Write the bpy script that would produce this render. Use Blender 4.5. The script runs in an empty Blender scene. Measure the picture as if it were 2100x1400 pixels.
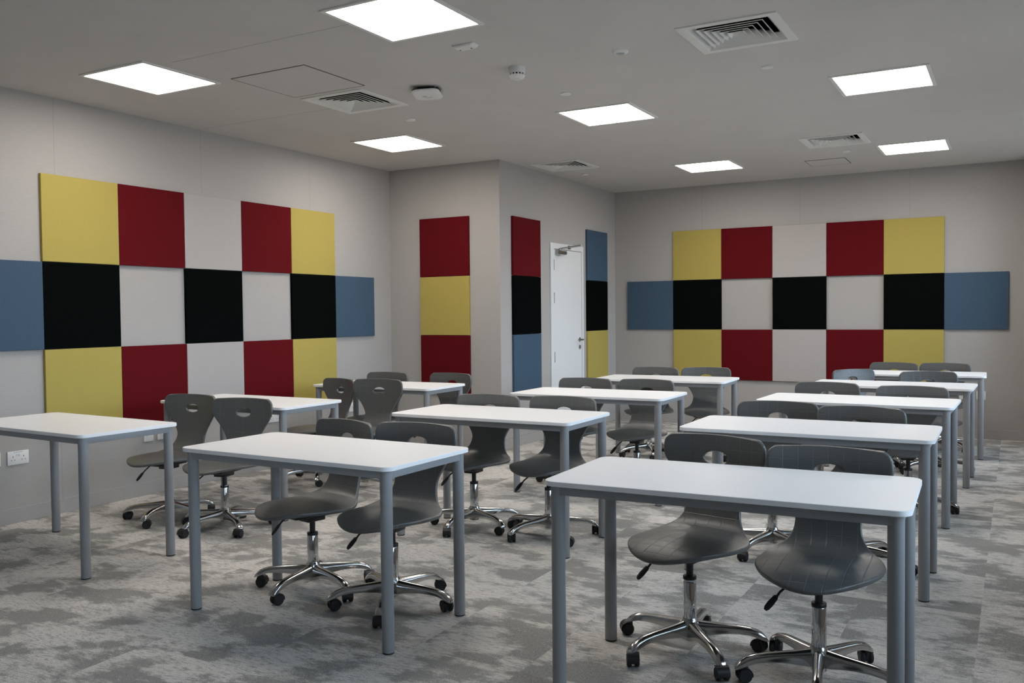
import bpy, bmesh, math, random
from mathutils import Matrix, Vector
random.seed(7)
PI = math.pi
SC = bpy.context.scene
COL = SC.collection

# ------------------------------------------------------------------ helpers
def link(name, me, mat=None, parent=None):
    o = bpy.data.objects.new(name, me)
    COL.objects.link(o)
    if mat is not None and len(me.materials) == 0:
        me.materials.append(mat)
    if parent is not None:
        o.parent = parent
    return o

def empty(name, loc=(0, 0, 0), rz=0.0):
    o = bpy.data.objects.new(name, None)
    o.empty_display_size = 0.1
    COL.objects.link(o)
    o.location = loc
    o.rotation_euler = (0, 0, rz)
    return o

def tag(o, label, cat, group=None):
    o['label'] = label
    o['category'] = cat
    if group:
        o['group'] = group
    return o

def structure(o, label=None):
    o['kind'] = 'structure'
    if label:
        o['label'] = label
    return o

class MB:
    """mesh builder: collects shapes into one mesh"""
    def __init__(self):
        self.bm = bmesh.new()
        self.uv = self.bm.loops.layers.uv.new('UVMap')
    def box(self, x0, x1, y0, y1, z0, z1, M=None, bevel=0.0, seg=2):
        vs = [Vector((x, y, z)) for z in (z0, z1) for y in (y0, y1) for x in (x0, x1)]
        if M is not None:
            vs = [M @ v for v in vs]
        v = [self.bm.verts.new(c) for c in vs]
        fs = [(0, 2, 3, 1), (4, 5, 7, 6), (0, 1, 5, 4), (2, 6, 7, 3), (0, 4, 6, 2), (1, 3, 7, 5)]
        faces = [self.bm.faces.new([v[i] for i in f]) for f in fs]
        if bevel > 0:
            es = list({e for f in faces for e in f.edges})
            bmesh.ops.bevel(self.bm, geom=es, offset=bevel, segments=seg, profile=0.5, affect='EDGES')
        return self
    def quad(self, pts):
        self.bm.faces.new([self.bm.verts.new(p) for p in pts])
        return self
    def tube(self, pts, radii, n=16, caps=True):
        """circular sweep through pts"""
        pts = [Vector(p) for p in pts]
        rings = []
        ref = Vector((0.0, 0.0, 1.0))
        for i, p in enumerate(pts):
            a = pts[max(i - 1, 0)]
            b = pts[min(i + 1, len(pts) - 1)]
            t = (b - a).normalized()
            r0 = ref if abs(t.dot(ref)) < 0.95 else Vector((1.0, 0.0, 0.0))
            u = t.cross(r0).normalized()
            w = u.cross(t).normalized()
            r = radii[i] if isinstance(radii, (list, tuple)) else radii
            rings.append([self.bm.verts.new(p + (u * math.cos(2 * PI * k / n) + w * math.sin(2 * PI * k / n)) * r) for k in range(n)])
        for A, B in zip(rings, rings[1:]):
            for k in range(n):
                self.bm.faces.new((A[k], A[(k + 1) % n], B[(k + 1) % n], B[k]))
        if caps:
            self.bm.faces.new(rings[0][::-1])
            self.bm.faces.new(rings[-1])
        return self
    def lathe(self, prof, n=32, M=None, close=True):
        """prof: list of (r, z) revolved about z"""
        rings = []
        for r, z in prof:
            ring = []
            for k in range(n):
                v = Vector((r * math.cos(2 * PI * k / n), r * math.sin(2 * PI * k / n), z))
                if M is not None:
                    v = M @ v
                ring.append(self.bm.verts.new(v))
            rings.append(ring)
        for A, B in zip(rings, rings[1:]):
            for k in range(n):
                self.bm.faces.new((A[k], A[(k + 1) % n], B[(k + 1) % n], B[k]))
        if close:
            self.bm.faces.new(rings[0][::-1])
            self.bm.faces.new(rings[-1])
        return self
    def loft(self, sections, caps=True):
        rings = [[self.bm.verts.new(p) for p in s] for s in sections]
        n = len(rings[0])
        for A, B in zip(rings, rings[1:]):
            for k in range(n):
                self.bm.faces.new((A[k], A[(k + 1) % n], B[(k + 1) % n], B[k]))
        if caps:
            self.bm.faces.new(rings[0][::-1])
            self.bm.faces.new(rings[-1])
        return self
    def mesh(self, name, smooth=None):
        bmesh.ops.recalc_face_normals(self.bm, faces=self.bm.faces[:])
        me = bpy.data.meshes.new(name)
        if smooth is not None:
            for f in self.bm.faces:
                f.smooth = True
            for e in self.bm.edges:
                if len(e.link_faces) == 2 and e.calc_face_angle(0) > math.radians(smooth):
                    e.smooth = False
        self.bm.to_mesh(me)
        self.bm.free()
        return me

def build(name, mb, mat, parent=None, smooth=None):
    return link(name, mb.mesh(name, smooth), mat, parent)

def bake(o):
    """apply an object's modifiers into its mesh"""
    dg = bpy.context.evaluated_depsgraph_get()
    dg.update()
    me = bpy.data.meshes.new_from_object(o.evaluated_get(dg))
    old = o.data
    o.modifiers.clear()
    o.data = me
    me.name = old.name
    bpy.data.meshes.remove(old)
    return o

# ------------------------------------------------------------------ materials
def new_mat(name):
    m = bpy.data.materials.new(name)
    m.use_nodes = True
    nt = m.node_tree
    bs = nt.nodes['Principled BSDF']
    return m, nt, bs

def N(nt, typ, **kw):
    n = nt.nodes.new(typ)
    for k, v in kw.items():
        setattr(n, k, v)
    return n

def math_node(nt, op, a, b=None, c=None):
    n = nt.nodes.new('ShaderNodeMath')
    n.operation = op
    for i, v in enumerate((a, b, c)):
        if v is None:
            continue
        if isinstance(v, (int, float)):
            n.inputs[i].default_value = v
        else:
            nt.links.new(v, n.inputs[i])
    return n.outputs[0]

def maprange(nt, v, a, b, c=0.0, d=1.0):
    n = nt.nodes.new('ShaderNodeMapRange')
    n.inputs[1].default_value = a
    n.inputs[2].default_value = b
    n.inputs[3].default_value = c
    n.inputs[4].default_value = d
    nt.links.new(v, n.inputs[0])
    return n.outputs[0]

def mixcol(nt, fac, a, b, blend='MIX'):
    n = nt.nodes.new('ShaderNodeMix')
    n.data_type = 'RGBA'
    n.blend_type = blend
    for sock, v in ((n.inputs[0], fac), (n.inputs[6], a), (n.inputs[7], b)):
        if isinstance(v, (int, float)):
            sock.default_value = v
        elif isinstance(v, (tuple, list)):
            sock.default_value = (*v, 1.0) if len(v) == 3 else v
        else:
            nt.links.new(v, sock)
    return n.outputs[2]

def plain(name, col, rough=0.5, metal=0.0, spec=0.5, noise=0.0, nscale=60.0, bump=0.0, bscale=300.0):
    m, nt, bs = new_mat(name)
    bs.inputs['Base Color'].default_value = (*col, 1)
    bs.inputs['Roughness'].default_value = rough
    bs.inputs['Metallic'].default_value = metal
    bs.inputs['Specular IOR Level'].default_value = spec
    tc = N(nt, 'ShaderNodeTexCoord')
    if noise > 0:
        nz = N(nt, 'ShaderNodeTexNoise')
        nz.inputs['Scale'].default_value = nscale
        nz.inputs['Detail'].default_value = 4
        nt.links.new(tc.outputs['Object'], nz.inputs['Vector'])
        f = maprange(nt, nz.outputs['Fac'], 0.3, 0.7, 1 - noise, 1 + noise)
        c = mixcol(nt, 1.0, col, f, 'MULTIPLY')
        nt.links.new(c, bs.inputs['Base Color'])
    if bump > 0:
        nb = N(nt, 'ShaderNodeTexNoise')
        nb.inputs['Scale'].default_value = bscale
        nt.links.new(tc.outputs['Object'], nb.inputs['Vector'])
        b = N(nt, 'ShaderNodeBump')
        b.inputs['Strength'].default_value = bump
        b.inputs['Distance'].default_value = 0.001
        nt.links.new(nb.outputs['Fac'], b.inputs['Height'])
        nt.links.new(b.outputs['Normal'], bs.inputs['Normal'])
    return m

def fabric(name, col, thread='H', seam=None, amount=0.035, spec=0.12):
    """wrapped woven fabric; thread: 'H' threads run level, 'V' upright.
    seam = (axis, offset, period): upright joints between the wall sheets"""
    m, nt, bs = new_mat(name)
    bs.inputs['Roughness'].default_value = 0.92
    bs.inputs['Specular IOR Level'].default_value = spec
    tc = N(nt, 'ShaderNodeTexCoord')
    mp = N(nt, 'ShaderNodeMapping')
    mp.inputs['Scale'].default_value = (22, 22, 420) if thread == 'H' else (420, 420, 16)
    nt.links.new(tc.outputs['Object'], mp.inputs['Vector'])
    n1 = N(nt, 'ShaderNodeTexNoise')
    n1.inputs['Scale'].default_value = 1.0
    n1.inputs['Detail'].default_value = 3
    nt.links.new(mp.outputs['Vector'], n1.inputs['Vector'])
    mp2 = N(nt, 'ShaderNodeMapping')
    mp2.inputs['Scale'].default_value = (380, 380, 30) if thread == 'H' else (30, 30, 380)
    nt.links.new(tc.outputs['Object'], mp2.inputs['Vector'])
    n2 = N(nt, 'ShaderNodeTexNoise')
    n2.inputs['Scale'].default_value = 1.0
    nt.links.new(mp2.outputs['Vector'], n2.inputs['Vector'])
    s = math_node(nt, 'ADD', math_node(nt, 'MULTIPLY', n1.outputs['Fac'], 0.7), math_node(nt, 'MULTIPLY', n2.outputs['Fac'], 0.3))
    f = maprange(nt, s, 0.36, 0.64, 1 - amount, 1 + amount)
    c = mixcol(nt, 1.0, col, f, 'MULTIPLY')
    if seam:
        ax, off, per = seam
        sep = N(nt, 'ShaderNodeSeparateXYZ')
        nt.links.new(tc.outputs['Object'], sep.inputs[0])
        t = math_node(nt, 'DIVIDE', math_node(nt, 'SUBTRACT', sep.outputs['XYZ'.index(ax)], off), per)
        d = math_node(nt, 'ABSOLUTE', math_node(nt, 'SUBTRACT', math_node(nt, 'FRACT', math_node(nt, 'ADD', t, 0.5)), 0.5))
        line = maprange(nt, math_node(nt, 'MULTIPLY', d, per), 0.0010, 0.0032, 1.0, 0.0)
        c = mixcol(nt, math_node(nt, 'MULTIPLY', line, 0.26), c, (col[0] * .3, col[1] * .3, col[2] * .3))
    nt.links.new(c, bs.inputs['Base Color'])
    b = N(nt, 'ShaderNodeBump')
    b.inputs['Strength'].default_value = 0.14
    b.inputs['Distance'].default_value = 0.001
    nt.links.new(s, b.inputs['Height'])
    nt.links.new(b.outputs['Normal'], bs.inputs['Normal'])
    return m

def carpet_mat():
    m, nt, bs = new_mat('carpet_tiles')
    bs.inputs['Roughness'].default_value = 0.95
    bs.inputs['Specular IOR Level'].default_value = 0.05
    tc = N(nt, 'ShaderNodeTexCoord')
    sep = N(nt, 'ShaderNodeSeparateXYZ')
    nt.links.new(tc.outputs['Object'], sep.inputs[0])
    T = 0.5
    tx = math_node(nt, 'FLOOR', math_node(nt, 'DIVIDE', math_node(nt, 'ADD', sep.outputs[0], 0.13), T))
    ty = math_node(nt, 'FLOOR', math_node(nt, 'DIVIDE', math_node(nt, 'ADD', sep.outputs[1], 0.07), T))
    cid = N(nt, 'ShaderNodeCombineXYZ')
    nt.links.new(tx, cid.inputs[0])
    nt.links.new(ty, cid.inputs[1])
    wn = N(nt, 'ShaderNodeTexWhiteNoise')
    wn.noise_dimensions = '2D'
    nt.links.new(cid.outputs[0], wn.inputs['Vector'])
    # every tile is cut from another place of the printed roll
    off = N(nt, 'ShaderNodeVectorMath', operation='MULTIPLY')
    nt.links.new(wn.outputs['Color'], off.inputs[0])
    off.inputs[1].default_value = (0.20, 0.16, 1.7)
    pos = N(nt, 'ShaderNodeVectorMath', operation='ADD')
    nt.links.new(tc.outputs['Object'], pos.inputs[0])
    nt.links.new(off.outputs[0], pos.inputs[1])
    def noise(scale, sc, detail, rough=0.55, src=pos):
        mp = N(nt, 'ShaderNodeMapping')
        mp.inputs['Scale'].default_value = sc
        nt.links.new(src.outputs[0], mp.inputs['Vector'])
        n = N(nt, 'ShaderNodeTexNoise')
        n.inputs['Scale'].default_value = scale
        n.inputs['Detail'].default_value = detail
        n.inputs['Roughness'].default_value = rough
        nt.links.new(mp.outputs['Vector'], n.inputs['Vector'])
        return n.outputs['Fac']
    cloud = noise(3.3, (1.0, 1.30, 0.35), 2.0, 0.5)
    rag = noise(10.0, (1.0, 2.2, 1.0), 7.0, 0.74)
    fleck = noise(60.0, (0.40, 2.0, 1.0), 4.0, 0.65)
    pile = noise(330.0, (0.75, 1.25, 1.0), 2.0, 0.7)
    s = math_node(nt, 'ADD', math_node(nt, 'MULTIPLY', cloud, 0.60), math_node(nt, 'MULTIPLY', rag, 0.40))
    f = maprange(nt, s, 0.450, 0.530)
    # dark yarn showing through the pale areas, pale yarn through the dark ones
    d = math_node(nt, 'MULTIPLY', maprange(nt, fleck, 0.50, 0.63), 0.80)
    f = math_node(nt, 'MULTIPLY', f, math_node(nt, 'SUBTRACT', 1.0, d))
    f = math_node(nt, 'ADD', f, math_node(nt, 'MULTIPLY', maprange(nt, pile, 0.50, 0.72), 0.45))
    f = math_node(nt, 'MINIMUM', f, 1.0)
    c = mixcol(nt, f, (0.265, 0.258, 0.247), (0.590, 0.570, 0.540))
    g = maprange(nt, pile, 0.30, 0.70, 0.72, 1.28)
    c = mixcol(nt, 1.0, c, g, 'MULTIPLY')
    nt.links.new(c, bs.inputs['Base Color'])
    b = N(nt, 'ShaderNodeBump')
    b.inputs['Strength'].default_value = 0.6
    b.inputs['Distance'].default_value = 0.003
    nt.links.new(pile, b.inputs['Height'])
    nt.links.new(b.outputs['Normal'], bs.inputs['Normal'])
    return m

def shell_mat():
    m, nt, bs = new_mat('grey_moulded_plastic')
    bs.inputs['Base Color'].default_value = (0.092, 0.096, 0.095, 1)
    bs.inputs['Roughness'].default_value = 0.42
    bs.inputs['Specular IOR Level'].default_value = 0.85
    tc = N(nt, 'ShaderNodeTexCoord')
    sep = N(nt, 'ShaderNodeSeparateXYZ')
    nt.links.new(tc.outputs['UV'], sep.inputs[0])
    ds = []
    for i in (0, 1):
        t = math_node(nt, 'DIVIDE', sep.outputs[i], 0.056)
        d = math_node(nt, 'ABSOLUTE', math_node(nt, 'SUBTRACT', math_node(nt, 'FRACT', math_node(nt, 'ADD', t, 0.5)), 0.5))
        ds.append(maprange(nt, math_node(nt, 'MULTIPLY', d, 0.056), 0.0003, 0.0022, 0.0, 1.0))
    groove = math_node(nt, 'MINIMUM', ds[0], ds[1])
    nb = N(nt, 'ShaderNodeTexNoise')
    nb.inputs['Scale'].default_value = 520
    nb.inputs['Detail'].default_value = 2
    nt.links.new(tc.outputs['Object'], nb.inputs['Vector'])
    c = mixcol(nt, math_node(nt, 'MULTIPLY', math_node(nt, 'SUBTRACT', 1.0, groove), 0.15), (0.082, 0.085, 0.084), (0.19, 0.195, 0.195))
    nt.links.new(c, bs.inputs['Base Color'])
    hgt = math_node(nt, 'ADD', groove, math_node(nt, 'MULTIPLY', nb.outputs['Fac'], 0.45))
    b = N(nt, 'ShaderNodeBump')
    b.inputs['Strength'].default_value = 0.55
    b.inputs['Distance'].default_value = 0.0012
    nt.links.new(hgt, b.inputs['Height'])
    nt.links.new(b.outputs['Normal'], bs.inputs['Normal'])
    return m

def emit_mat(name, col, strength):
    m, nt, bs = new_mat(name)
    bs.inputs['Base Color'].default_value = (0.8, 0.8, 0.8, 1)
    bs.inputs['Emission Color'].default_value = (*col, 1)
    bs.inputs['Emission Strength'].default_value = strength
    return m

def glass_mat():
    m, nt, bs = new_mat('window_glass')
    nt.nodes.remove(bs)
    out = nt.nodes['Material Output']
    tr = N(nt, 'ShaderNodeBsdfTransparent')
    gl = N(nt, 'ShaderNodeBsdfGlossy')
    gl.inputs['Roughness'].default_value = 0.0
    fr = N(nt, 'ShaderNodeFresnel')
    fr.inputs['IOR'].default_value = 1.45
    mx = N(nt, 'ShaderNodeMixShader')
    nt.links.new(fr.outputs[0], mx.inputs[0])
    nt.links.new(tr.outputs[0], mx.inputs[1])
    nt.links.new(gl.outputs[0], mx.inputs[2])
    nt.links.new(mx.outputs[0], out.inputs['Surface'])
    return m

WALL = (0.395, 0.377, 0.360)
M = {
    'wall_left': fabric('wall_fabric_left', WALL, 'H', ('Y', 3.853, 1.28)),
    'wall_far': fabric('wall_fabric_far', WALL, 'H', ('X', -2.16, 1.15)),
    'wall': fabric('wall_fabric', WALL, 'H'),
    'base': fabric('skirting_fabric', (0.385, 0.370, 0.354), 'H', None, 0.05),
    'paint': plain('ceiling_paint', (0.58, 0.56, 0.54), 0.9, spec=0.1, noise=0.02, nscale=3.0, bump=0.15, bscale=120),
    'yellow': fabric('yellow_fabric', (0.405, 0.325, 0.088), 'V', None, 0.028),
    'red': fabric('red_fabric', (0.102, 0.0038, 0.0066), 'V', None, 0.04),
    'black': fabric('black_fabric', (0.0035, 0.0042, 0.0042), 'V', None, 0.10, 0.0),
    'blue': fabric('blue_fabric', (0.056, 0.094, 0.140), 'V', None, 0.07),
    'pale': fabric('pale_grey_fabric', (0.415, 0.39, 0.375), 'V', None, 0.022),
    'carpet': carpet_mat(),
    'shell': shell_mat(),
    'laminate': plain('white_laminate', (0.86, 0.86, 0.87), 0.38, spec=0.45, bump=0.03, bscale=900),
    'greymetal': plain('grey_powder_coat', (0.265, 0.270, 0.280), 0.38, spec=0.5, bump=0.05, bscale=1500),
    'blackplastic': plain('black_plastic', (0.012, 0.012, 0.013), 0.45, spec=0.45, noise=0.1),
    'rubber': plain('black_rubber', (0.016, 0.016, 0.017), 0.6, spec=0.35, noise=0.1),
    'chrome': plain('chrome', (0.62, 0.62, 0.63), 0.07, metal=1.0, noise=0.02),
    'alu': plain('polished_aluminium', (0.52, 0.515, 0.51), 0.16, metal=1.0, noise=0.04, nscale=20, bump=0.04, bscale=80),
    'steel': plain('brushed_steel', (0.42, 0.42, 0.40), 0.30, metal=1.0, noise=0.05),
    'white': plain('white_plastic', (0.74, 0.735, 0.72), 0.35, spec=0.5, noise=0.01),
    'ventwhite': plain('white_vent_paint', (0.72, 0.72, 0.69), 0.45, spec=0.4, noise=0.02),
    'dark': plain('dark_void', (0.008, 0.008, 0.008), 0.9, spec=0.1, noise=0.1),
    'joint': plain('ceiling_joint', (0.42, 0.404, 0.388), 0.9, spec=0.1, noise=0.1),
    'gap': plain('shadow_gap', (0.11, 0.10, 0.09), 0.9, spec=0.1, noise=0.1),
    'door': plain('white_door_paint', (0.71, 0.725, 0.73), 0.42, spec=0.4, noise=0.01),
    'lens': plain('grey_lens', (0.32, 0.33, 0.34), 0.3, noise=0.02),
    'lamp': emit_mat('lamp_diffuser', (1.0, 0.93, 0.86), 25.0),
    'glass': glass_mat(),
    'wframe': plain('window_frame_metal', (0.5, 0.5, 0.5), 0.4, noise=0.02),
    'label': plain('grey_print', (0.25, 0.25, 0.26), 0.5, noise=0.02),
}

# ------------------------------------------------------------------ the room
XL, XR = -5.79, 1.20            # left wall, window wall
YB, YD = -2.20, 10.548          # wall behind, far wall
XC, YR = -4.444, 7.643          # door wall, return wall
ZC = 2.874
TH = 0.2
BH = 0.10

structure(build('floor', MB().box(XL - TH, XR + TH, YB - TH, YD + TH, -0.1, 0.0), M['carpet']))
structure(build('wall_left', MB().box(XL - TH, XL, YB - TH, YR + TH, 0, ZC + .05), M['wall_left']))
structure(build('wall_return', MB().box(XL, XC, YR, YR + TH, 0, ZC + .05), M['wall']))
structure(build('wall_door', MB().box(XC - TH, XC, YR + TH, YD, 0, ZC + .05), M['wall']))
structure(build('wall_far', MB().box(XC - TH, XR + TH, YD, YD + TH, 0, ZC + .05), M['wall_far']))
structure(build('wall_behind', MB().box(XL, XR + TH, YB - TH, YB, 0, ZC + .05), M['wall']))
# window wall: piers, sill and head round four openings
WIN = [(-1.0, 1.0), (2.2, 4.1), (4.7, 6.6), (7.3, 10.1)]
SILL, HEAD = 0.80, 2.70
WT = 0.09
wb = MB()
wb.box(XR, XR + WT, YB, YD, 0, SILL)
wb.box(XR, XR + WT, YB, YD, HEAD, ZC + .05)
ys = [YB] + [v for w in WIN for v in w] + [YD]
for k in range(0, len(ys), 2):
    wb.box(XR, XR + WT, ys[k], ys[k + 1], SILL, HEAD)
structure(build('wall_right', wb, M['wall']))
# unseen pier added by the windows, sized to shade the far wall's end
structure(build('wall_shade_pier', MB().box(.17, XR, 10.28, YD, 0, ZC), M['wall']))
for k, (a, b) in enumerate(WIN):
    w = structure(empty('window_%d' % (k + 1), (XR + .1, (a + b) / 2, SILL)))
    L2 = (b - a) / 2
    H = HEAD - SILL
    f = MB()
    f.box(-.03, .03, -L2, L2, 0, .05).box(-.03, .03, -L2, L2, H - .05, H)
    for yy in (-L2, -.025, L2 - .05):
        f.box(-.03, .03, yy, yy + .05, .05, H - .05)
    build('window_frame', f, M['wframe'], w)
    build('pane', MB().box(-.003, .003, -L2 + .05, -.025, .05, H - .05).box(-.003, .003, .025, L2 - .05, .05, H - .05), M['glass'], w)
# skirting
bt = .012
structure(build('baseboard_left', MB().box(XL, XL + bt, YB, YR - bt, 0, BH, bevel=.002), M['base']))
structure(build('baseboard_return', MB().box(XL, XC + bt, YR - bt, YR, 0, BH, bevel=.002), M['base']))
structure(build('baseboard_door', MB().box(XC, XC + bt, YR, 8.712, 0, BH).box(XC, XC + bt, 9.562, YD - bt, 0, BH), M['base']))
structure(build('baseboard_far', MB().box(XC, XR, YD - bt, YD, 0, BH, bevel=.002), M['base']))
structure(build('baseboard_right', MB().box(XR - bt, XR, YB, YD - bt, 0, BH, bevel=.002), M['base']))

# ceiling with square cut-outs under the four air vents
VENTS = [(-4.105, 5.035), (-1.340, 4.915), (-4.062, 8.330), (-1.425, 8.422)]
VH = 0.215
xs = sorted({XL - TH, XR + TH} | {v[0] + s * VH for v in VENTS for s in (-1, 1)})
yss = sorted({YB - TH, YD + TH} | {v[1] + s * VH for v in VENTS for s in (-1, 1)})
cb = MB()
grid = {}
def gv(i, j):
    if (i, j) not in grid:
        grid[(i, j)] = cb.bm.verts.new((xs[i], yss[j], ZC))
    return grid[(i, j)]
for i in range(len(xs) - 1):
    for j in range(len(yss) - 1):
        cx, cy = (xs[i] + xs[i + 1]) / 2, (yss[j] + yss[j + 1]) / 2
        if any(abs(cx - v[0]) < VH and abs(cy - v[1]) < VH for v in VENTS):
            continue
        cb.bm.faces.new((gv(i, j), gv(i, j + 1), gv(i + 1, j + 1), gv(i + 1, j)))
cm = cb.mesh('ceiling')
ceil = structure(link('ceiling', cm, M['paint']))
sol = ceil.modifiers.new('s', 'SOLIDIFY')
sol.thickness = 0.05
sol.offset = 1.0 if cm.polygons[0].normal.z > 0 else -1.0
bake(ceil)
# faint joints between the ceiling boards
jb = MB()
for yj, xa, xb in ((3.695, -4.40, -3.04), (5.11, -5.785, -4.37)):
    jb.box(xa, xb, yj - .002, yj + .002, ZC - .0008, ZC + .001)
structure(build('trim_1', jb, M['joint']))

# door in the door wall
d = structure(empty('door_1', (XC, 9.14, 0)), 'white single door with a closer and a steel lever handle')
fb = MB()
fb.box(0, .018, -.426, -.350, 0, 2.130, bevel=.002).box(0, .018, .372, .420, 0, 2.130, bevel=.002).box(0, .018, -.350, .372, 2.068, 2.130, bevel=.002)
build('door_frame', fb, M['door'], d)
build('door_gap', MB().box(0, .003, -.350, .372, 0, 2.068), M['gap'], d)
leaf = build('door_leaf', MB().box(.002, .010, -.346, .368, .006, 2.063, bevel=.001), M['door'], d)
for z in (1.93 - .09, 1.567 - .09, 0.874 - .05):
    hb = MB().box(.008, .018, -.356, -.338, z - .01, z + .11, bevel=.002)
    for k in range(4):
        hb.tube([(.018, -.348, z - .008 + k * .029), (.018, -.348, z + .018 + k * .029)], .006, 8)
    build('hinge', hb, M['steel'], leaf, 40)
cl = build('door_closer', MB().box(.01, .055, -.305, -.235, 2.005, 2.055, bevel=.004).tube([(.035, -.24, 2.03), (.035, -.095, 2.03)], .022, 16).tube([(.035, -.095, 2.03), (.035, -.085, 2.03)], [.022, .012], 16)
           .tube([(.035, -.235, 2.055), (.035, -.235, 2.075)], .012, 12).tube([(.035, -.235, 1.995), (.035, -.235, 2.005)], .009, 12), M['steel'], leaf, 40)
build('closer_arm', MB().tube([(.035, -.235, 2.072), (.295, -.24, 2.095)], .008, 8).tube([(.295, -.24, 2.095), (.022, .02, 2.10)], .011, 12).box(.016, .03, 0, .06, 2.08, 2.12, bevel=.002), M['steel'], cl, 40)
hd = MB().tube([(.01, .312, 1.048), (.016, .312, 1.048)], .026, 20).tube([(.016, .312, 1.048), (.055, .312, 1.048)], .009, 12)
hd.tube([(.055, .318, 1.048), (.058, .26, 1.048), (.056, .19, 1.048)], .0095, 12)
build('door_handle', hd, M['steel'], leaf, 40)
build('lock_cover', MB().tube([(.01, .312, .963), (.017, .312, .963)], .026, 20).box(.016, .019, .308, .316, .950, .976), M['steel'], leaf, 40)

# ------------------------------------------------------------------ fabric wall panels
S = 0.6
PT = 0.025
def panel(wall, i0, y, ztop, colour, label, group):
    """wall: left / return / door / far; i0 start coordinate along the wall"""
    g = .0012
    b = MB()
    z0, z1 = ztop - S + g, ztop - g
    if wall in ('left', 'door'):
        x = XL if wall == 'left' else XC
        b.box(x, x + PT, i0 + g, i0 + S - g, z0, z1, bevel=.003)
    else:
        yy = YR if wall == 'return' else YD
        b.box(i0 + g, i0 + S - g, yy - PT, yy, z0, z1, bevel=.003)
    o = build('mounted_fabric_panel', b, M[colour])
    o['kind'] = 'thing'
    return tag(o, label, 'wall panel', group)

ZT = 2.343
def mosaic(wall, a0, wname, near, far):
    G = 'fabric panels on the ' + wname
    def L(c, where):
        return f'{c} fabric panel {where} on the {wname}'
    spec = []
    for j, row in ((0, 'top'), (2, 'bottom')):
        spec += [('yellow', 0, j, L('yellow', f'at the {near} end of {row} row')), ('yellow', 4, j, L('yellow', f'at the {far} end of {row} row')),
                 ('red', 1, j, L('red', f'beside the {near} yellow one in {row} row')), ('red', 3, j, L('red', f'beside the {far} yellow one in {row} row')),
                 ('pale', 2, j, L('pale grey', f'between the {row} red ones'))]
    spec += [('blue', -1, 1, L('blue', f'sticking out at the {near} end')), ('blue', 5, 1, L('blue', f'sticking out at the {far} end')),
             ('black', 0, 1, L('black', f'beside the {near} blue one')), ('black', 4, 1, L('black', f'beside the {far} blue one')),
             ('black', 2, 1, L('black', 'at the very centre'))]
    for c, i, j, lab in spec:
        panel(wall, a0 + i * S, 0, ZT - j * S, c, lab, G)
mosaic('left', 3.733, 'long left wall', 'near', 'far')
mosaic('far', -3.670, 'far end wall', 'left', 'right')
for j, c in enumerate(('red', 'yellow', 'red')):
    panel('return', -5.393, 0, ZT - j * S, c, f'{c} fabric panel, {("topmost", "middle one", "lowest")[j]} of the red and yellow stack', 'red and yellow panel stack')
for j, c in enumerate(('red', 'black', 'blue')):
    panel('door', 7.867, 0, ZT - j * S, c, f'{c} fabric panel, {("topmost", "middle one", "lowest")[j]} of the stack before the door hinges', 'panel stack on the hinge side of the door')
for j, c in enumerate(('blue', 'black', 'yellow')):
    panel('door', 9.654, 0, ZT - j * S, c, f'{c} fabric panel, {("topmost", "middle one", "lowest")[j]} of the stack on the door handle side', 'panel stack on the handle side of the door')

# ------------------------------------------------------------------ ceiling fixtures
def square_ring(b, ho, hi, z0, z1):
    b.box(-ho, ho, -ho, -hi, z0, z1).box(-ho, ho, hi, ho, z0, z1).box(-ho, -hi, -hi, hi, z0, z1).box(hi, ho, -hi, hi, z0, z1)
LS = 0.276
LIGHTS = [(-4.811, 3.875, 'square ceiling light panel nearest the long left wall, at the front'),
          (-2.733, 3.749, 'largest looking square ceiling light, cut by the top of the picture'),
          (-4.782, 6.458, 'square ceiling light panel in front of the red and yellow panel stack'),
          (-2.740, 6.375, 'square ceiling light panel in the middle of the ceiling, beyond the smoke detector'),
          (-0.778, 6.412, 'square ceiling light panel by the windows, nearer of the two on the right'),
          (-2.802, 9.184, 'small looking square ceiling light panel near the far wall, above its yellow panels'),
          (-0.844, 9.160, 'square ceiling light panel by the windows, beside the far vent')]
frame_b = MB()
square_ring(frame_b, LS + .024, LS, -.008, 0)
frame_me = frame_b.mesh('frame')
frame_me.materials.append(M['ventwhite'])
diff_me = MB().box(-LS, LS, -LS, LS, -.004, -.001).mesh('diffuser')
diff_me.materials.append(M['lamp'])
for x, y, lab in LIGHTS:
    t = tag(empty('ceiling_light', (x, y, ZC)), lab, 'ceiling light', 'square ceiling lights')
    link('frame', frame_me, None, t)
    link('diffuser', diff_me, None, t)

VL = ['square white air vent beside the large access panel', 'big looking square white air vent at the top, in front of the window side lights',
      'square white air vent above the door wall', 'square white air vent near the far right light and the small access panel']
fb = MB()
square_ring(fb, .268, .222, -.007, 0)
h0, h1 = .222, .188
for a in range(4):
    R = Matrix.Rotation(a * PI / 2, 4, 'Z')
    fb.loft([[R @ Vector(p) for p in ((-h0, -h0, -.007), (h0, -h0, -.007), (h0, -h0, -.004), (-h0, -h0, -.004))],
             [R @ Vector(p) for p in ((-h1, -h1, .030), (h1, -h1, .030), (h1, -h1, .033), (-h1, -h1, .033))]])
vframe = fb.mesh('vent_frame')
vframe.materials.append(M['ventwhite'])
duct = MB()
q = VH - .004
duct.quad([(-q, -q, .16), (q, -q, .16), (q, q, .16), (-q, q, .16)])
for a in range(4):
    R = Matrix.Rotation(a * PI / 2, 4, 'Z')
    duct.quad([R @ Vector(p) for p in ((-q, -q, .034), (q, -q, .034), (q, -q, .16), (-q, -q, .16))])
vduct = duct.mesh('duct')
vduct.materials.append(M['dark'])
vanes = []
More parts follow.
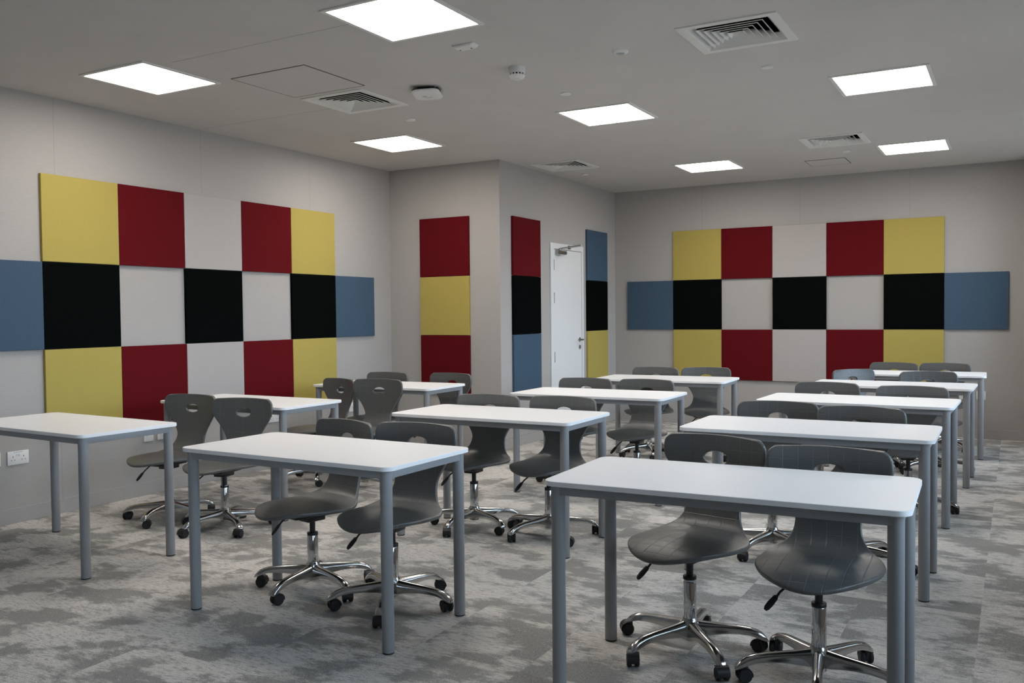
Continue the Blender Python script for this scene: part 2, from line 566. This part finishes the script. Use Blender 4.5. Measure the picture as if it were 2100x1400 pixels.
def vane_mesh(vb):
    # shade between the vanes is put into the black of their upper faces
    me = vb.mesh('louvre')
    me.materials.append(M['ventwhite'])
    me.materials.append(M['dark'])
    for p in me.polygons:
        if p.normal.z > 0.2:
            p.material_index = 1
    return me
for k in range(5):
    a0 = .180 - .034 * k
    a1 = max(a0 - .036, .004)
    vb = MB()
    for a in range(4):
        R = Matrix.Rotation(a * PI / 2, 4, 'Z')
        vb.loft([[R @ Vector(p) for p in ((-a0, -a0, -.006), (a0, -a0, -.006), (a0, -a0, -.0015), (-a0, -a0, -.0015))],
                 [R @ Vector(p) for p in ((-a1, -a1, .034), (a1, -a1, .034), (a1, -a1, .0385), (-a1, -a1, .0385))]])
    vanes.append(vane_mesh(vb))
for (x, y), lab in zip(VENTS, VL):
    t = tag(empty('air_vent', (x, y, ZC)), lab, 'air vent', 'square ceiling vents')
    link('vent_frame', vframe, None, t)
    link('duct', vduct, None, t)
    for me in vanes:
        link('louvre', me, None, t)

def access(cx, cy, sx, sy, lab):
    t = tag(empty('access_panel', (cx, cy, ZC)), lab, 'access panel', 'flush ceiling access panels')
    g = .0045
    b = MB()
    b.box(-sx, sx, -sy, -sy + g, -.0032, 0).box(-sx, sx, sy - g, sy, -.0032, 0).box(-sx, -sx + g, -sy + g, sy - g, -.0032, 0).box(sx - g, sx, -sy + g, sy - g, -.0032, 0)
    build('edge_gap', b, M['gap'], t)
    build('hatch', MB().box(-sx + g, sx - g, -sy + g, sy - g, -.0028, 0, bevel=.0008), M['paint'], t)
access(-4.072, 4.427, .310, .289, 'large flush access panel in the ceiling in front of the vent')
access(-1.691, 9.603, .195, .195, 'small flush access panel in the ceiling close to the far wall')

for x, y, lab in ((-1.356, 5.661, 'small round white cover plate between the big vent and the right hand lights'),
                  (-2.722, 5.608, 'small round white cover plate beyond the smoke detector'),
                  (-4.117, 5.719, 'small round white cover plate between the left vent and a light'),
                  (-4.120, 8.959, 'tiny round white cover plate beyond the vent at the door wall'),
                  (-1.428, 9.047, 'tiny round white cover plate in front of the small access panel')):
    tag(build('sprinkler_cover', MB().lathe([(.036, 0), (.037, -.006), (.034, -.010), (.004, -.011)], 32, Matrix.Translation((x, y, ZC))), M['white'], None, 40), lab, 'sprinkler cover', 'round sprinkler covers')

t = tag(empty('occupancy_sensor', (-2.016, 4.884, ZC)), 'round white ceiling sensor with a grey centre', 'sensor')
build('housing', MB().lathe([(.046, 0), (.046, -.005), (.040, -.012), (.028, -.016), (.026, -.014)], 36), M['white'], t, 35)
build('lens', MB().lathe([(.026, -.010), (.025, -.016), (.018, -.019), (.003, -.0195)], 32), M['lens'], t, 40)

t = tag(empty('smoke_detector', (-2.694, 4.866, ZC)), 'white domed smoke detector with dark slots hanging from the ceiling', 'smoke detector')
build('base', MB().lathe([(.052, 0), (.053, -.004), (.051, -.038), (.047, -.040)], 36), M['white'], t, 35)
build('chamber', MB().lathe([(.043, -.036), (.043, -.052)], 36), M['dark'], t, 35)
build('cap', MB().lathe([(.049, -.050), (.050, -.053), (.043, -.066), (.024, -.071), (.022, -.076), (.003, -.077)], 36), M['white'], t, 35)
rb = MB()
for k in range(14):
    a = 2 * PI * k / 14
    rb.box(.042, .0485, -.004, .004, -.052, -.038, Matrix.Rotation(a, 4, 'Z'))
build('slot_ribs', rb, M['white'], t)

t = tag(empty('emergency_light', (-2.724, 4.318, ZC)), 'small white oblong ceiling unit with two dark dots', 'ceiling unit')
b = MB()
def rrect(hx, hy, r, z, n=5):
    pts = []
    for cx, cy, a0 in ((hx - r, hy - r, 0), (-hx + r, hy - r, PI / 2), (-hx + r, -hy + r, PI), (hx - r, -hy + r, 3 * PI / 2)):
        for k in range(n + 1):
            a = a0 + PI / 2 * k / n
            pts.append(Vector((cx + r * math.cos(a), cy + r * math.sin(a), z)))
    return pts
b.loft([rrect(.072, .036, .012, 0), rrect(.072, .036, .012, -.006), rrect(.052, .030, .012, -.019)])
build('housing', b, M['white'], t, 30)
for sx in (-.040, .034):
    build('indicator', MB().lathe([(.005, -.016), (.005, -.0205), (.001, -.021)], 12, Matrix.Translation((sx, .012, 0))), M['dark'], t)

t = tag(empty('wireless_access_point', (-3.46, 5.00, ZC), .35), 'white rounded access point on a black ceiling bracket', 'access point')
build('bracket', MB().box(-.055, .060, -.050, .050, -.028, 0, bevel=.004).box(.045, .085, -.035, .030, -.020, -.004, bevel=.003), M['blackplastic'], t)
b = MB()
b.loft([rrect(.090, .090, .040, -.026, 6), rrect(.094, .094, .044, -.033, 6)])
build('back_shell', b, M['blackplastic'], t, 30)
b = MB()
b.loft([rrect(.094, .094, .044, -.033, 6), rrect(.096, .096, .046, -.040, 6), rrect(.090, .090, .044, -.048, 6), rrect(.070, .070, .040, -.052, 6)])
cover = build('cover', b, M['white'], t, 50)
# the unit hangs a little tilted on its bracket
TILT = Matrix.Translation((0, 0, -.036)) @ Matrix.Rotation(.09, 4, Matrix.Rotation(-.35, 3, 'Z') @ Vector((-.82, -.57, 0))) @ Matrix.Translation((0, 0, .036))
for c_ in t.children:
    if not c_.name.startswith('bracket'):
        c_.matrix_local = TILT
lb = MB()
for k, (a0, a1) in enumerate(((-.035, -.008), (-.030, -.004), (-.026, -.010))):
    lb.box(a0, a1, -.006 + k * .009, -.003 + k * .009, -.0528, -.0518)
lb.box(-.012, .028, .026, .029, -.0528, -.0518)
build('printed_mark', lb, M['label'], cover)

# ------------------------------------------------------------------ wall sockets
def outlet(wall, c, z, w, double, lab, kind='socket', slots=True):
    if wall == 'left':
        Mx = Matrix.Translation((XL, c, z)) @ Matrix.Rotation(PI / 2, 4, 'Z')       # local x along +y, local -y out of the wall
    else:
        Mx = Matrix.Translation((c, YD, z))
    t = tag(empty('wall_socket', (0, 0, 0)), lab, 'socket' if kind == 'socket' else 'data outlet', 'white wall outlets')
    t.matrix_world = Mx
    h = .045
    build('face_plate', MB().box(-w / 2, w / 2, -.010, 0, -h, h, bevel=.0035), M['white'], t, 40)
    if kind == 'data':
        for sx in ((-.028, .028) if double else (0,)):
            build('shutter', MB().box(sx - .020, sx + .020, -.0125, -.009, -.022, .022, bevel=.001).loft([[Vector((sx - .016, -.0125, .012)), Vector((sx + .016, -.0125, .012)), Vector((sx + .016, -.0125, .004)), Vector((sx - .016, -.0125, .004))],
                  [Vector((sx - .010, -.020, -.002)), Vector((sx + .010, -.020, -.002)), Vector((sx + .010, -.020, -.006)), Vector((sx - .010, -.020, -.006))]]), M['white'], t)
        return t
    for s in ((-.036, .036) if double else (0,)):
        hb = MB()
        hb.box(s - .002, s + .002, -.0106, -.009, .004, .013)
        hb.box(s - .014, s - .008, -.0106, -.009, -.016, -.012)
        hb.box(s + .008, s + .014, -.0106, -.009, -.016, -.012)
        build('pin_holes', hb, M['dark'], t)
        r = (.010 if s < 0 else -.010) if double else .030
        rb2 = MB().box((-.013 if s < 0 else .003) if double else .022, (-.003 if s < 0 else .013) if double else .034, -.0135, -.009, .012, .026, bevel=.001)
        build('rocker_switch', rb2, M['white'], t)
    if double:
        pb = MB()
        for k in range(5):
            pb.box(-.030 + k * .0125, -.022 + k * .0125, -.0106, -.009, .035, .0385)
        build('printed_mark', pb, M['label'], t)
    return t
outlet('left', 3.537, .432, .146, True, 'white double socket on the left wall under the end of the front left table')
outlet('left', 3.346, .437, .146, True, 'white double socket cut off by the left edge of the picture')
outlet('left', 4.566, .452, .088, False, 'white square outlet seen under the right edge of the front left table', 'data')
outlet('left', 4.690, .452, .088, False, 'white outlet just behind the right back leg of the front left table', 'data')
outlet('left', 5.745, .452, .088, False, 'white outlet half hidden by a chair back in front of the second left table')
outlet('left', 5.900, .452, .146, True, 'white double socket behind the front leg of the second left table')
outlet('left', 6.985, .440, .120, False, 'white data outlet with a sloping shutter under the third left table', 'data')
outlet('far', -.452, .450, .146, True, 'white double socket low on the far end wall, partly behind table legs')
outlet('far', -.318, .450, .088, False, 'white single outlet at the right end of the far wall sockets', 'data')

# ------------------------------------------------------------------ tables
TL, TW, THT, INS = 1.217, 0.608, 0.756, 0.046
TT, AH = 0.0185, 0.034
def make_table_meshes():
    b = MB()
    hx, hy, r = TL / 2, TW / 2, .045
    e = .0015
    b.loft([rrect(hx - e, hy - e, r, THT - TT, 8), rrect(hx, hy, r, THT - TT + e, 8), rrect(hx, hy, r, THT - e, 8), rrect(hx - e, hy - e, r, THT, 8)])
    top = b.mesh('tabletop', 35)
    top.materials.append(M['laminate'])
    lx, ly = hx - INS, hy - INS
    z1, z0 = THT - TT, THT - TT - AH
    ap = MB()
    w = .012
    off = .008          # outer face a little inside the outside of the leg
    for s in (-1, 1):
        ap.box(-lx, lx, s * (ly + off) - w, s * (ly + off) + w, z0, z1, bevel=.002)
        ap.box(s * (lx + off) - w, s * (lx + off) + w, -ly, ly, z0, z1, bevel=.002)
    apm = ap.mesh('apron_frame', 40)
    apm.materials.append(M['greymetal'])
    leg = MB().lathe([(.0245, .006), (.0250, .008), (.0250, THT - TT)], 28).mesh('leg', 40)
    leg.materials.append(M['greymetal'])
    foot = MB().lathe([(.0225, 0), (.0240, .001), (.0240, .008)], 24).mesh('foot_glide', 40)
    foot.materials.append(M['rubber'])
    return top, apm, leg, foot, lx, ly
top_me, apron_me, leg_me, foot_me, LX, LY = make_table_meshes()
TABLES = {
 'R1': (-0.885, 3.150, 0.035, 'white topped table at the very front right, nearest to the camera'),
 'R2': (-0.933, 4.778, 0.010, 'white topped table second from the front in the right hand column of five'),
 'R3': (-0.931, 6.372, -0.023, 'white topped table third from the front in the right hand column of five'),
 'R4': (-0.882, 7.825, -0.021, 'white topped table fourth from the front in the right hand column of five'),
 'R5': (-0.845, 9.287, 0.026, 'white topped table at the far end of the right hand column, by the end wall'),
 'M1': (-2.745, 3.104, -0.015, 'white topped table at the front of the middle column, all four legs in view'),
 'M2': (-2.734, 4.679, 0.002, 'white topped table second from the front in the middle column'),
 'M3': (-2.746, 6.171, 0.016, 'white topped table third from the front in the middle column, before the blue low panel'),
 'M4': (-2.789, 7.790, 0.041, 'white topped table at the far end of the middle column, past the door'),
 'L1': (-4.760, 3.202, -0.043, 'white topped table at the front left, cut off by the left edge of the picture'),
 'L2': (-4.779, 4.638, -0.004, 'white topped table second along the left wall, below the bottom red panels'),
 'L3': (-4.748, 6.221, 0.025, 'white topped table third along the left wall, before the red and yellow panel stack'),
}
for k, (x, y, r, lab) in TABLES.items():
    t = tag(empty('classroom_table', (x, y, 0), r), lab, 'table', 'white classroom tables')
    link('tabletop', top_me, None, t)
    link('apron_frame', apron_me, None, t)
    for sx in (-1, 1):
        for sy in (-1, 1):
            lg = link('leg', leg_me, None, t)
            lg.location = (sx * LX, sy * LY, 0)
            link('foot_glide', foot_me, None, lg)

# ------------------------------------------------------------------ swivel chairs (built facing -y, origin under the column)
CS = dict(yf=-.2960, zs=.4566, drop=.0440, ws=.2260, ww=.1235, wb=.2294, yt=.2248, zt=.8305)
def catmull(P, n):
    out = []
    for i in range(len(P) - 1):
        p0, p1, p2, p3 = P[max(i - 1, 0)], P[i], P[i + 1], P[min(i + 2, len(P) - 1)]
        for k in range(n):
            t = k / n
            out.append(tuple(0.5 * ((2 * b) + (-a + c) * t + (2 * a - 5 * b + 4 * c - d) * t * t + (-a + 3 * b - 3 * c + d) * t ** 3) for a, b, c, d in zip(p0, p1, p2, p3)))
    out.append(P[-1])
    return out
def shell_rows(n=7):
    yf, zs, drop, ws, ww, wb, yt, zt = [CS[k] for k in ('yf', 'zs', 'drop', 'ws', 'ww', 'wb', 'yt', 'zt')]
    ym = .012
    rows = []
    P = [(ym, zs, ws, .026, 0.), (.070, zs - .004, ws * .985, .023, 0.), (.118, zs - .001, ws * .895, .015, 0.), (.150, zs + .010, ws * .715, .005, 0.), (.172, zs + .033, ww * 1.10, .0005, 0.), (.188, zs + .068, ww * 1.0, 0., 0.),
         (.196 + .15 * (yt - .2), zs + .110, ww * 1.02, 0., -.003), (.20 + .34 * (yt - .2), zs + .172, .161, 0., -.010), (.2 + .57 * (yt - .2), zs + .235, .206, 0., -.020),
         (.2 + .78 * (yt - .2), zt - .088, wb * 1.003, 0., -.030), (.2 + .93 * (yt - .2), zt - .036, wb * .998, 0., -.033), (yt, zt, wb * .985, 0., -.033)]
    rc = .040
    for (y, z, w, e, b) in catmull(P, n):
        d = zt - z
        if d < rc:
            d = max(d, .0012)
            w = w - rc + math.sqrt(max(rc * rc - (rc - d) ** 2, 0))
        rows.append((y, z, w, e, b))
    return rows
def make_shell():
    rows = shell_rows()
    m = 15
    zt, wb = CS['zt'], CS['wb']
    bm = bmesh.new()
    uvl = bm.loops.layers.uv.new('UVMap')
    V, ST = [], {}
    ws, ym = CS['ws'], .012
    K = 15
    for k in range(K):
        v = 1 - k / K
        ring = []
        for j in range(-m, m + 1):
            u = j / m
            x = ws * u * math.sqrt(1 - v * v / 2)
            q = v * math.sqrt(1 - u * u / 2)
            y = ym + (CS['yf'] - ym) * q
            vt = bm.verts.new((x, y, CS['zs'] - CS['drop'] * q ** 3.4 - .026 * abs(x / ws) ** 2.6 * (1 - .3 * q)))
            ST[vt] = (x, y - ym + 2.0)
            ring.append(vt)
        V.append(ring)
    s = 2.0
    prev = None
    for (y, z, w, e, b) in rows:
        if prev:
            s += math.hypot(y - prev[0], z - prev[1])
        prev = (y, z)
        ring = []
        for j in range(-m, m + 1):
            u = j / m
            zz = z - e * abs(u) ** 2.6
            if z > zt - .2:
                zz -= .009 * u * u * ((z - zt + .2) / .2) ** 2
            v = bm.verts.new((u * w, y + (b * u * u * (w / wb) if b else 0), zz))
            ST[v] = (u * w, s - .012 * u * u * max(0., min(1., (z - .6) / .1)))
            ring.append(v)
        V.append(ring)
    for A, B in zip(V, V[1:]):
        for j in range(2 * m):
            bm.faces.new((A[j], A[j + 1], B[j + 1], B[j]))
    # grip hole: a block of faces is taken out and refilled with rings closing on an oval
    PAR = [2.0]
    for a, b in zip(rows, rows[1:]):
        PAR.append(PAR[-1] + math.hypot(b[0] - a[0], b[1] - a[1]))
    def pos(x, t):
        i = max(k for k in range(len(PAR)) if PAR[k] <= t + 1e-9)
        i = min(i, len(PAR) - 2)
        k = (t - PAR[i]) / (PAR[i + 1] - PAR[i])
        y, z, w, e, b = (p + (q - p) * k for p, q in zip(rows[i], rows[i + 1]))
        u = x / w
        zz = z - e * abs(u) ** 2.6
        if z > zt - .2:
            zz -= .009 * u * u * ((z - zt + .2) / .2) ** 2
        return (x, y + (b * u * u * (w / wb) if b else 0), zz), (x, t - .012 * u * u * max(0., min(1., (z - .6) / .1)))
    hc = PAR[-1] - .097
    ax, ay = .054, .0285
    NF = K                                   # rows of the seat front come first in V
    r0 = max(i for i in range(len(PAR)) if PAR[i] < hc - ay - .009)
    r1 = min(i for i in range(len(PAR)) if PAR[i] > hc + ay + .009)
    jw = min(j for j in range(m) if rows[r0][2] * j / m > ax + .012)
    j0, j1 = m - jw, m + jw
    loop = [(r0, j) for j in range(j0, j1)] + [(r, j1) for r in range(r0, r1)] + [(r1, j) for j in range(j1, j0, -1)] + [(r, j0) for r in range(r1, r0, -1)]
    dead = []
    inner = {V[NF + r][j] for r in range(r0, r1 + 1) for j in range(j0, j1 + 1)}
    for f in bm.faces:
        if all(v in inner for v in f.verts):
            dead.append(f)
    bmesh.ops.delete(bm, geom=dead, context='FACES_ONLY')
    outer = [V[NF + r][j] for r, j in loop]
    pr = [(rows[r][2] * (j - m) / m, PAR[r]) for r, j in loop]
    prev_ring = outer
    for tt in (.40, .75, 1.0):
        ring = []
        for (x, t) in pr:
            a = math.atan2((t - hc) / (ay + .012), x / (ax + .012))
            ex, et = ax * math.cos(a), hc + ay * math.sin(a)
            co, uvp = pos(x + (ex - x) * tt, t + (et - t) * tt)
            v = bm.verts.new(co)
            ST[v] = uvp
            ring.append(v)
        n_ = len(ring)
        for k in range(n_):
            bm.faces.new((prev_ring[k], prev_ring[(k + 1) % n_], ring[(k + 1) % n_], ring[k]))
        prev_ring = ring
    loose = [e for e in bm.edges if not e.link_faces]
    bmesh.ops.delete(bm, geom=loose, context='EDGES')
    for v in [v for v in bm.verts if not v.link_faces]:
        bm.verts.remove(v)
    for f in bm.faces:
        f.smooth = True
        for l in f.loops:
            l[uvl].uv = ST[l.vert]
    bm.normal_update()
    me = bpy.data.meshes.new('seat_shell')
    bm.to_mesh(me)
    bm.free()
    me.materials.append(M['shell'])
    o = link('seat_shell', me)
    so = o.modifiers.new('s', 'SOLIDIFY')
    so.thickness = .019
    so.offset = -1
    so.use_even_offset = False
    sb = o.modifiers.new('b', 'SUBSURF')
    sb.levels = 2
    sb.render_levels = 2
    bake(o)
    for p in o.data.polygons:
        p.use_smooth = True
    return o
def arm_section(a, r, zt_, zb, hw):
    c, s = math.cos(a), math.sin(a)
    pts = []
    prof = [(-1, 0), (-1, .55), (-.86, .80), (-.5, .96), (0, 1.0), (.5, .96), (.86, .80), (1, .55), (1, 0), (.55, -.02), (-.55, -.02)]
    for px, pz in prof:
        l = px * hw
        pts.append(Vector((r * c - l * s, r * s + l * c, zb + (zt_ - zb) * pz)))
    return pts
ST_ = [(.015, .128, .064, .024), (.045, .123, .066, .0225), (.090, .1175, .073, .0200), (.140, .1130, .0775, .0182), (.190, .1085, .0775, .0172), (.232, .1025, .0730, .0172),
       (.262, .0940, .0640, .0182), (.283, .082, .0560, .0190), (.298, .067, .0510, .0185), (.305, .054, .0490, .0150)]
star = MB()
for k in range(5):
    a = 2 * PI * k / 5
    star.loft([arm_section(a, *st) for st in ST_])
star.lathe([(.024, .046), (.029, .048), (.031, .075), (.037, .098), (.036, .118), (.030, .130), (.0275, .136)], 32)
star_me = star.mesh('star_base', 50)
star_me.materials.append(M['alu'])
tube_me = MB().lathe([(.0262, .118), (.0262, .278), (.0255, .2795)], 32).mesh('column_tube', 40)
tube_me.materials.append(M['chrome'])
gas_me = MB().lathe([(.0265, .277), (.0268, .278), (.0268, .289), (.0255, .291), (.0140, .2915), (.0140, .365)], 28).mesh('gas_spring', 40)
gas_me.materials.append(M['blackplastic'])
mech = MB()
mech.box(-.042, .042, -.055, .050, .350, .402, bevel=.006)
mech.box(-.100, .100, -.165, .145, .388, .434, bevel=.010)
mech.box(-.060, .060, -.110, .100, .374, .392, bevel=.006)
for sx in (-1, 1):
    mech.box(sx * .090 - .018, sx * .090 + .018, .080, .165, .402, .442, bevel=.004)
    mech.box(sx * .060 - .014, sx * .060 + .014, -.175, -.120, .404, .430, bevel=.004)
mech_me = mech.mesh('tilt_mechanism', 40)
mech_me.materials.append(M['blackplastic'])
lev_me = MB().tube([(-.035, -.060, .385), (-.085, -.085, .372), (-.118, -.100, .340), (-.132, -.108, .318)], .0045, 10).mesh('height_lever', 40)
lev_me.materials.append(M['blackplastic'])
pad = MB()
d0, d1 = Vector((-.128, -.106, .326)), Vector((-.166, -.125, .275))
ax_ = (d1 - d0).normalized()
sd = ax_.cross(Vector((0.35, 1, 0))).normalized()
nn = sd.cross(ax_).normalized()
secs = []
for t_, w_, h_ in ((0, .0070, .005), (.12, .0105, .0065), (.55, .0125, .0065), (.85, .0110, .005), (1.0, .0060, .0035)):
    p = d0.lerp(d1, t_)
    secs.append([p + sd * (w_ * math.cos(2 * PI * k / 14)) + nn * (h_ * math.sin(2 * PI * k / 14)) for k in range(14)])
pad.loft(secs)
pad_me = pad.mesh('lever_paddle', 50)
pad_me.materials.append(M['blackplastic'])
# caster: stem + hood, two wheels; stem axis at the origin
cas = MB()
cas.lathe([(.0075, .030), (.0075, .058)], 14)
cas.box(-.006, .006, -.006, .030, .012, .046, bevel=.004)
hood = []
for k in range(9):
    a = PI * (-.06 + .80 * k / 8)
    hood.append([Vector((x_, .014 + r_ * math.cos(a), .0255 + r_ * math.sin(a))) for x_, r_ in ((-.0215, .0262), (.0215, .0262), (.0215, .0235), (-.0215, .0235))])
cas.loft(hood)
bmesh.ops.scale(cas.bm, vec=(1.1, 1.1, 1.1), verts=cas.bm.verts[:])
cas_me = cas.mesh('caster', 40)
cas_me.materials.append(M['blackplastic'])
RY = Matrix.Rotation(PI / 2, 4, 'Y')
wheels = []
for sx in (-1, 1):
    wm = MB().lathe([(.006, -.008), (.020, -.0085), (.0238, -.005), (.0245, 0), (.0238, .005), (.020, .0085), (.006, .008)], 26,
                    Matrix.Translation((sx * .0135, .014, .0245)) @ RY)
    bmesh.ops.scale(wm.bm, vec=(1.1, 1.1, 1.1), verts=wm.bm.verts[:])
    me = wm.mesh('wheel', 40)
    me.materials.append(M['rubber'])
    wheels.append(me)
CR = .286

shell0 = make_shell()
def make_chair():
    t = empty('swivel_chair')
    shell0.parent = t
    m_ = link('tilt_mechanism', mech_me, None, t)
    lv = link('height_lever', lev_me, None, m_)
    link('gas_spring', gas_me, None, t)
    link('column_tube', tube_me, None, t)
    link('star_base', star_me, None, t)
    link('lever_paddle', pad_me, None, t)
    for k in range(5):
        c = link('caster', cas_me, None, t)
        for w in wheels:
            link('wheel', w, None, c)
    return t
def children(o):
    return [c for c in bpy.data.objects if c.parent == o]
def copy_tree(o, parent=None):
    c = o.copy()
    COL.objects.link(c)
    if parent is not None:
        c.parent = parent
    for ch in children(o):
        copy_tree(ch, c)
    return c
chair0 = make_chair()
TN = {'R1': 'the front right table', 'R2': 'the second table of the right column', 'R3': 'the third table of the right column', 'R4': 'the fourth table of the right column',
      'R5': 'the farthest table of the right column', 'M1': 'the front table of the middle column', 'M2': 'the second table of the middle column', 'M3': 'the third table of the middle column',
      'M4': 'the farthest table of the middle column', 'L1': 'the front left table', 'L2': 'the second table on the left wall', 'L3': 'the third table on the left wall'}
# x, y, facing, turn of the star base, look
# x, y, facing, turn of the star base, height of the gas spring
CH = {
 'R1a': (-1.131, 3.427, -0.192, 23, .013), 'R1b': (-0.620, 3.350, 0.021, 63, .004),
 'R2a': (-1.196, 5.090, 0.080, 36, 0), 'R2b': (-0.750, 4.975, -0.060, 62, 0),
 'R3a': (-1.225, 6.655, -0.059, 22, 0), 'R3b': (-0.629, 6.515, -0.014, 5, 0),
 'R4a': (-1.115, 8.330, 0.860, 50, 0), 'R4b': (-0.600, 8.177, 0.270, 14, 0),
 'R5a': (-1.098, 9.500, -0.130, 66, 0), 'R5b': (-0.632, 9.530, -0.110, 30, 0),
 'M1a': (-3.038, 3.345, -0.220, 57, -.008), 'M1b': (-2.525, 3.320, 0.037, 7, .002),
 'M2a': (-3.003, 4.806, 0.044, 50, 0), 'M2b': (-2.480, 4.830, 0.011, 30, .004),
 'M3a': (-3.042, 6.397, 0.037, 46, 0), 'M3b': (-2.544, 6.447, 0.003, 62, 0),
 'M4a': (-3.019, 7.960, 0.038, 12, 0), 'M4b': (-2.518, 8.103, 0.262, 40, 0),
 'L1a': (-4.955, 4.070, 0.084, 71, -.008), 'L1b': (-4.408, 4.045, 0.208, 46, -.012),
 'L2a': (-4.995, 5.590, -0.290, 20, 0), 'L2b': (-4.450, 5.509, 0.096, 55, .014),
 'L3a': (-5.054, 6.406, 0.023, 33, 0), 'L3b': (-4.445, 6.516, -0.059, 8, 0),
}
first = True
rnd = random.Random(3)
for key, (x, y, r, ba, dz) in CH.items():
    c = chair0 if first else copy_tree(chair0)
    first = False
    c.location = (x, y, 0)
    c.rotation_euler = (0, 0, r)
    side = 'left' if key[2] == 'a' else 'right'
    lab = f'grey plastic swivel chair behind {TN[key[:2]]}, on its {side}'
    if key in ('L1a', 'L1b', 'L2a', 'L2b'):
        lab = f'grey plastic swivel chair pulled back from {TN[key[:2]]}, {side} one'
    tag(c, lab, 'chair', 'grey swivel chairs at the tables')
    k = 0
    for p in children(c):
        if p.name.startswith(('seat_shell', 'tilt_mechanism', 'gas_spring', 'lever_paddle')):
            p.location.z = dz
        if p.name.startswith('star_base'):
            p.rotation_euler = (0, 0, math.radians(ba) - r)
        if p.name.startswith('caster'):
            a = math.radians(ba + 72 * k) - r
            p.location = (CR * math.cos(a), CR * math.sin(a), 0)
            p.rotation_euler = (0, 0, rnd.uniform(0, 2 * PI))
            k += 1

# ------------------------------------------------------------------ daylight, camera, view
w = bpy.data.worlds.new('sky')
SC.world = w
w.use_nodes = True
nt = w.node_tree
bg = nt.nodes['Background']
tc = N(nt, 'ShaderNodeTexCoord')
sep = N(nt, 'ShaderNodeSeparateXYZ')
nt.links.new(tc.outputs['Generated'], sep.inputs[0])
f = maprange(nt, sep.outputs[2], -0.08, 0.10)
c = mixcol(nt, f, (0.20, 0.215, 0.23), (0.60, 0.80, 1.0))
nt.links.new(c, bg.inputs['Color'])
bg.inputs['Strength'].default_value = 9.3

cam = bpy.data.cameras.new('camera')
cam.sensor_fit = 'HORIZONTAL'
cam.sensor_width = 36.0
cam.lens = 36.0 * 1832.48 / 2100.0
cam.clip_start = 0.05
co = bpy.data.objects.new('camera', cam)
COL.objects.link(co)
R = [[0.8708149, 0.49150893, -0.01001863], [-0.00643166, 0.03176779, 0.99947458], [-0.49156896, 0.87029293, -0.03082508]]
mw = Matrix(((R[0][0], R[1][0], -R[2][0], 0), (R[0][1], R[1][1], -R[2][1], 0), (R[0][2], R[1][2], -R[2][2], 1.3544), (0, 0, 0, 1)))
co.matrix_world = mw
SC.camera = co

vs = SC.view_settings
vs.view_transform = 'Standard'
vs.look = 'None'
vs.exposure = -0.10
vs.gamma = 1.0
vs.use_curve_mapping = False
SC.cycles.max_bounces = 10
SC.cycles.diffuse_bounces = 6
SC.cycles.use_denoising = True
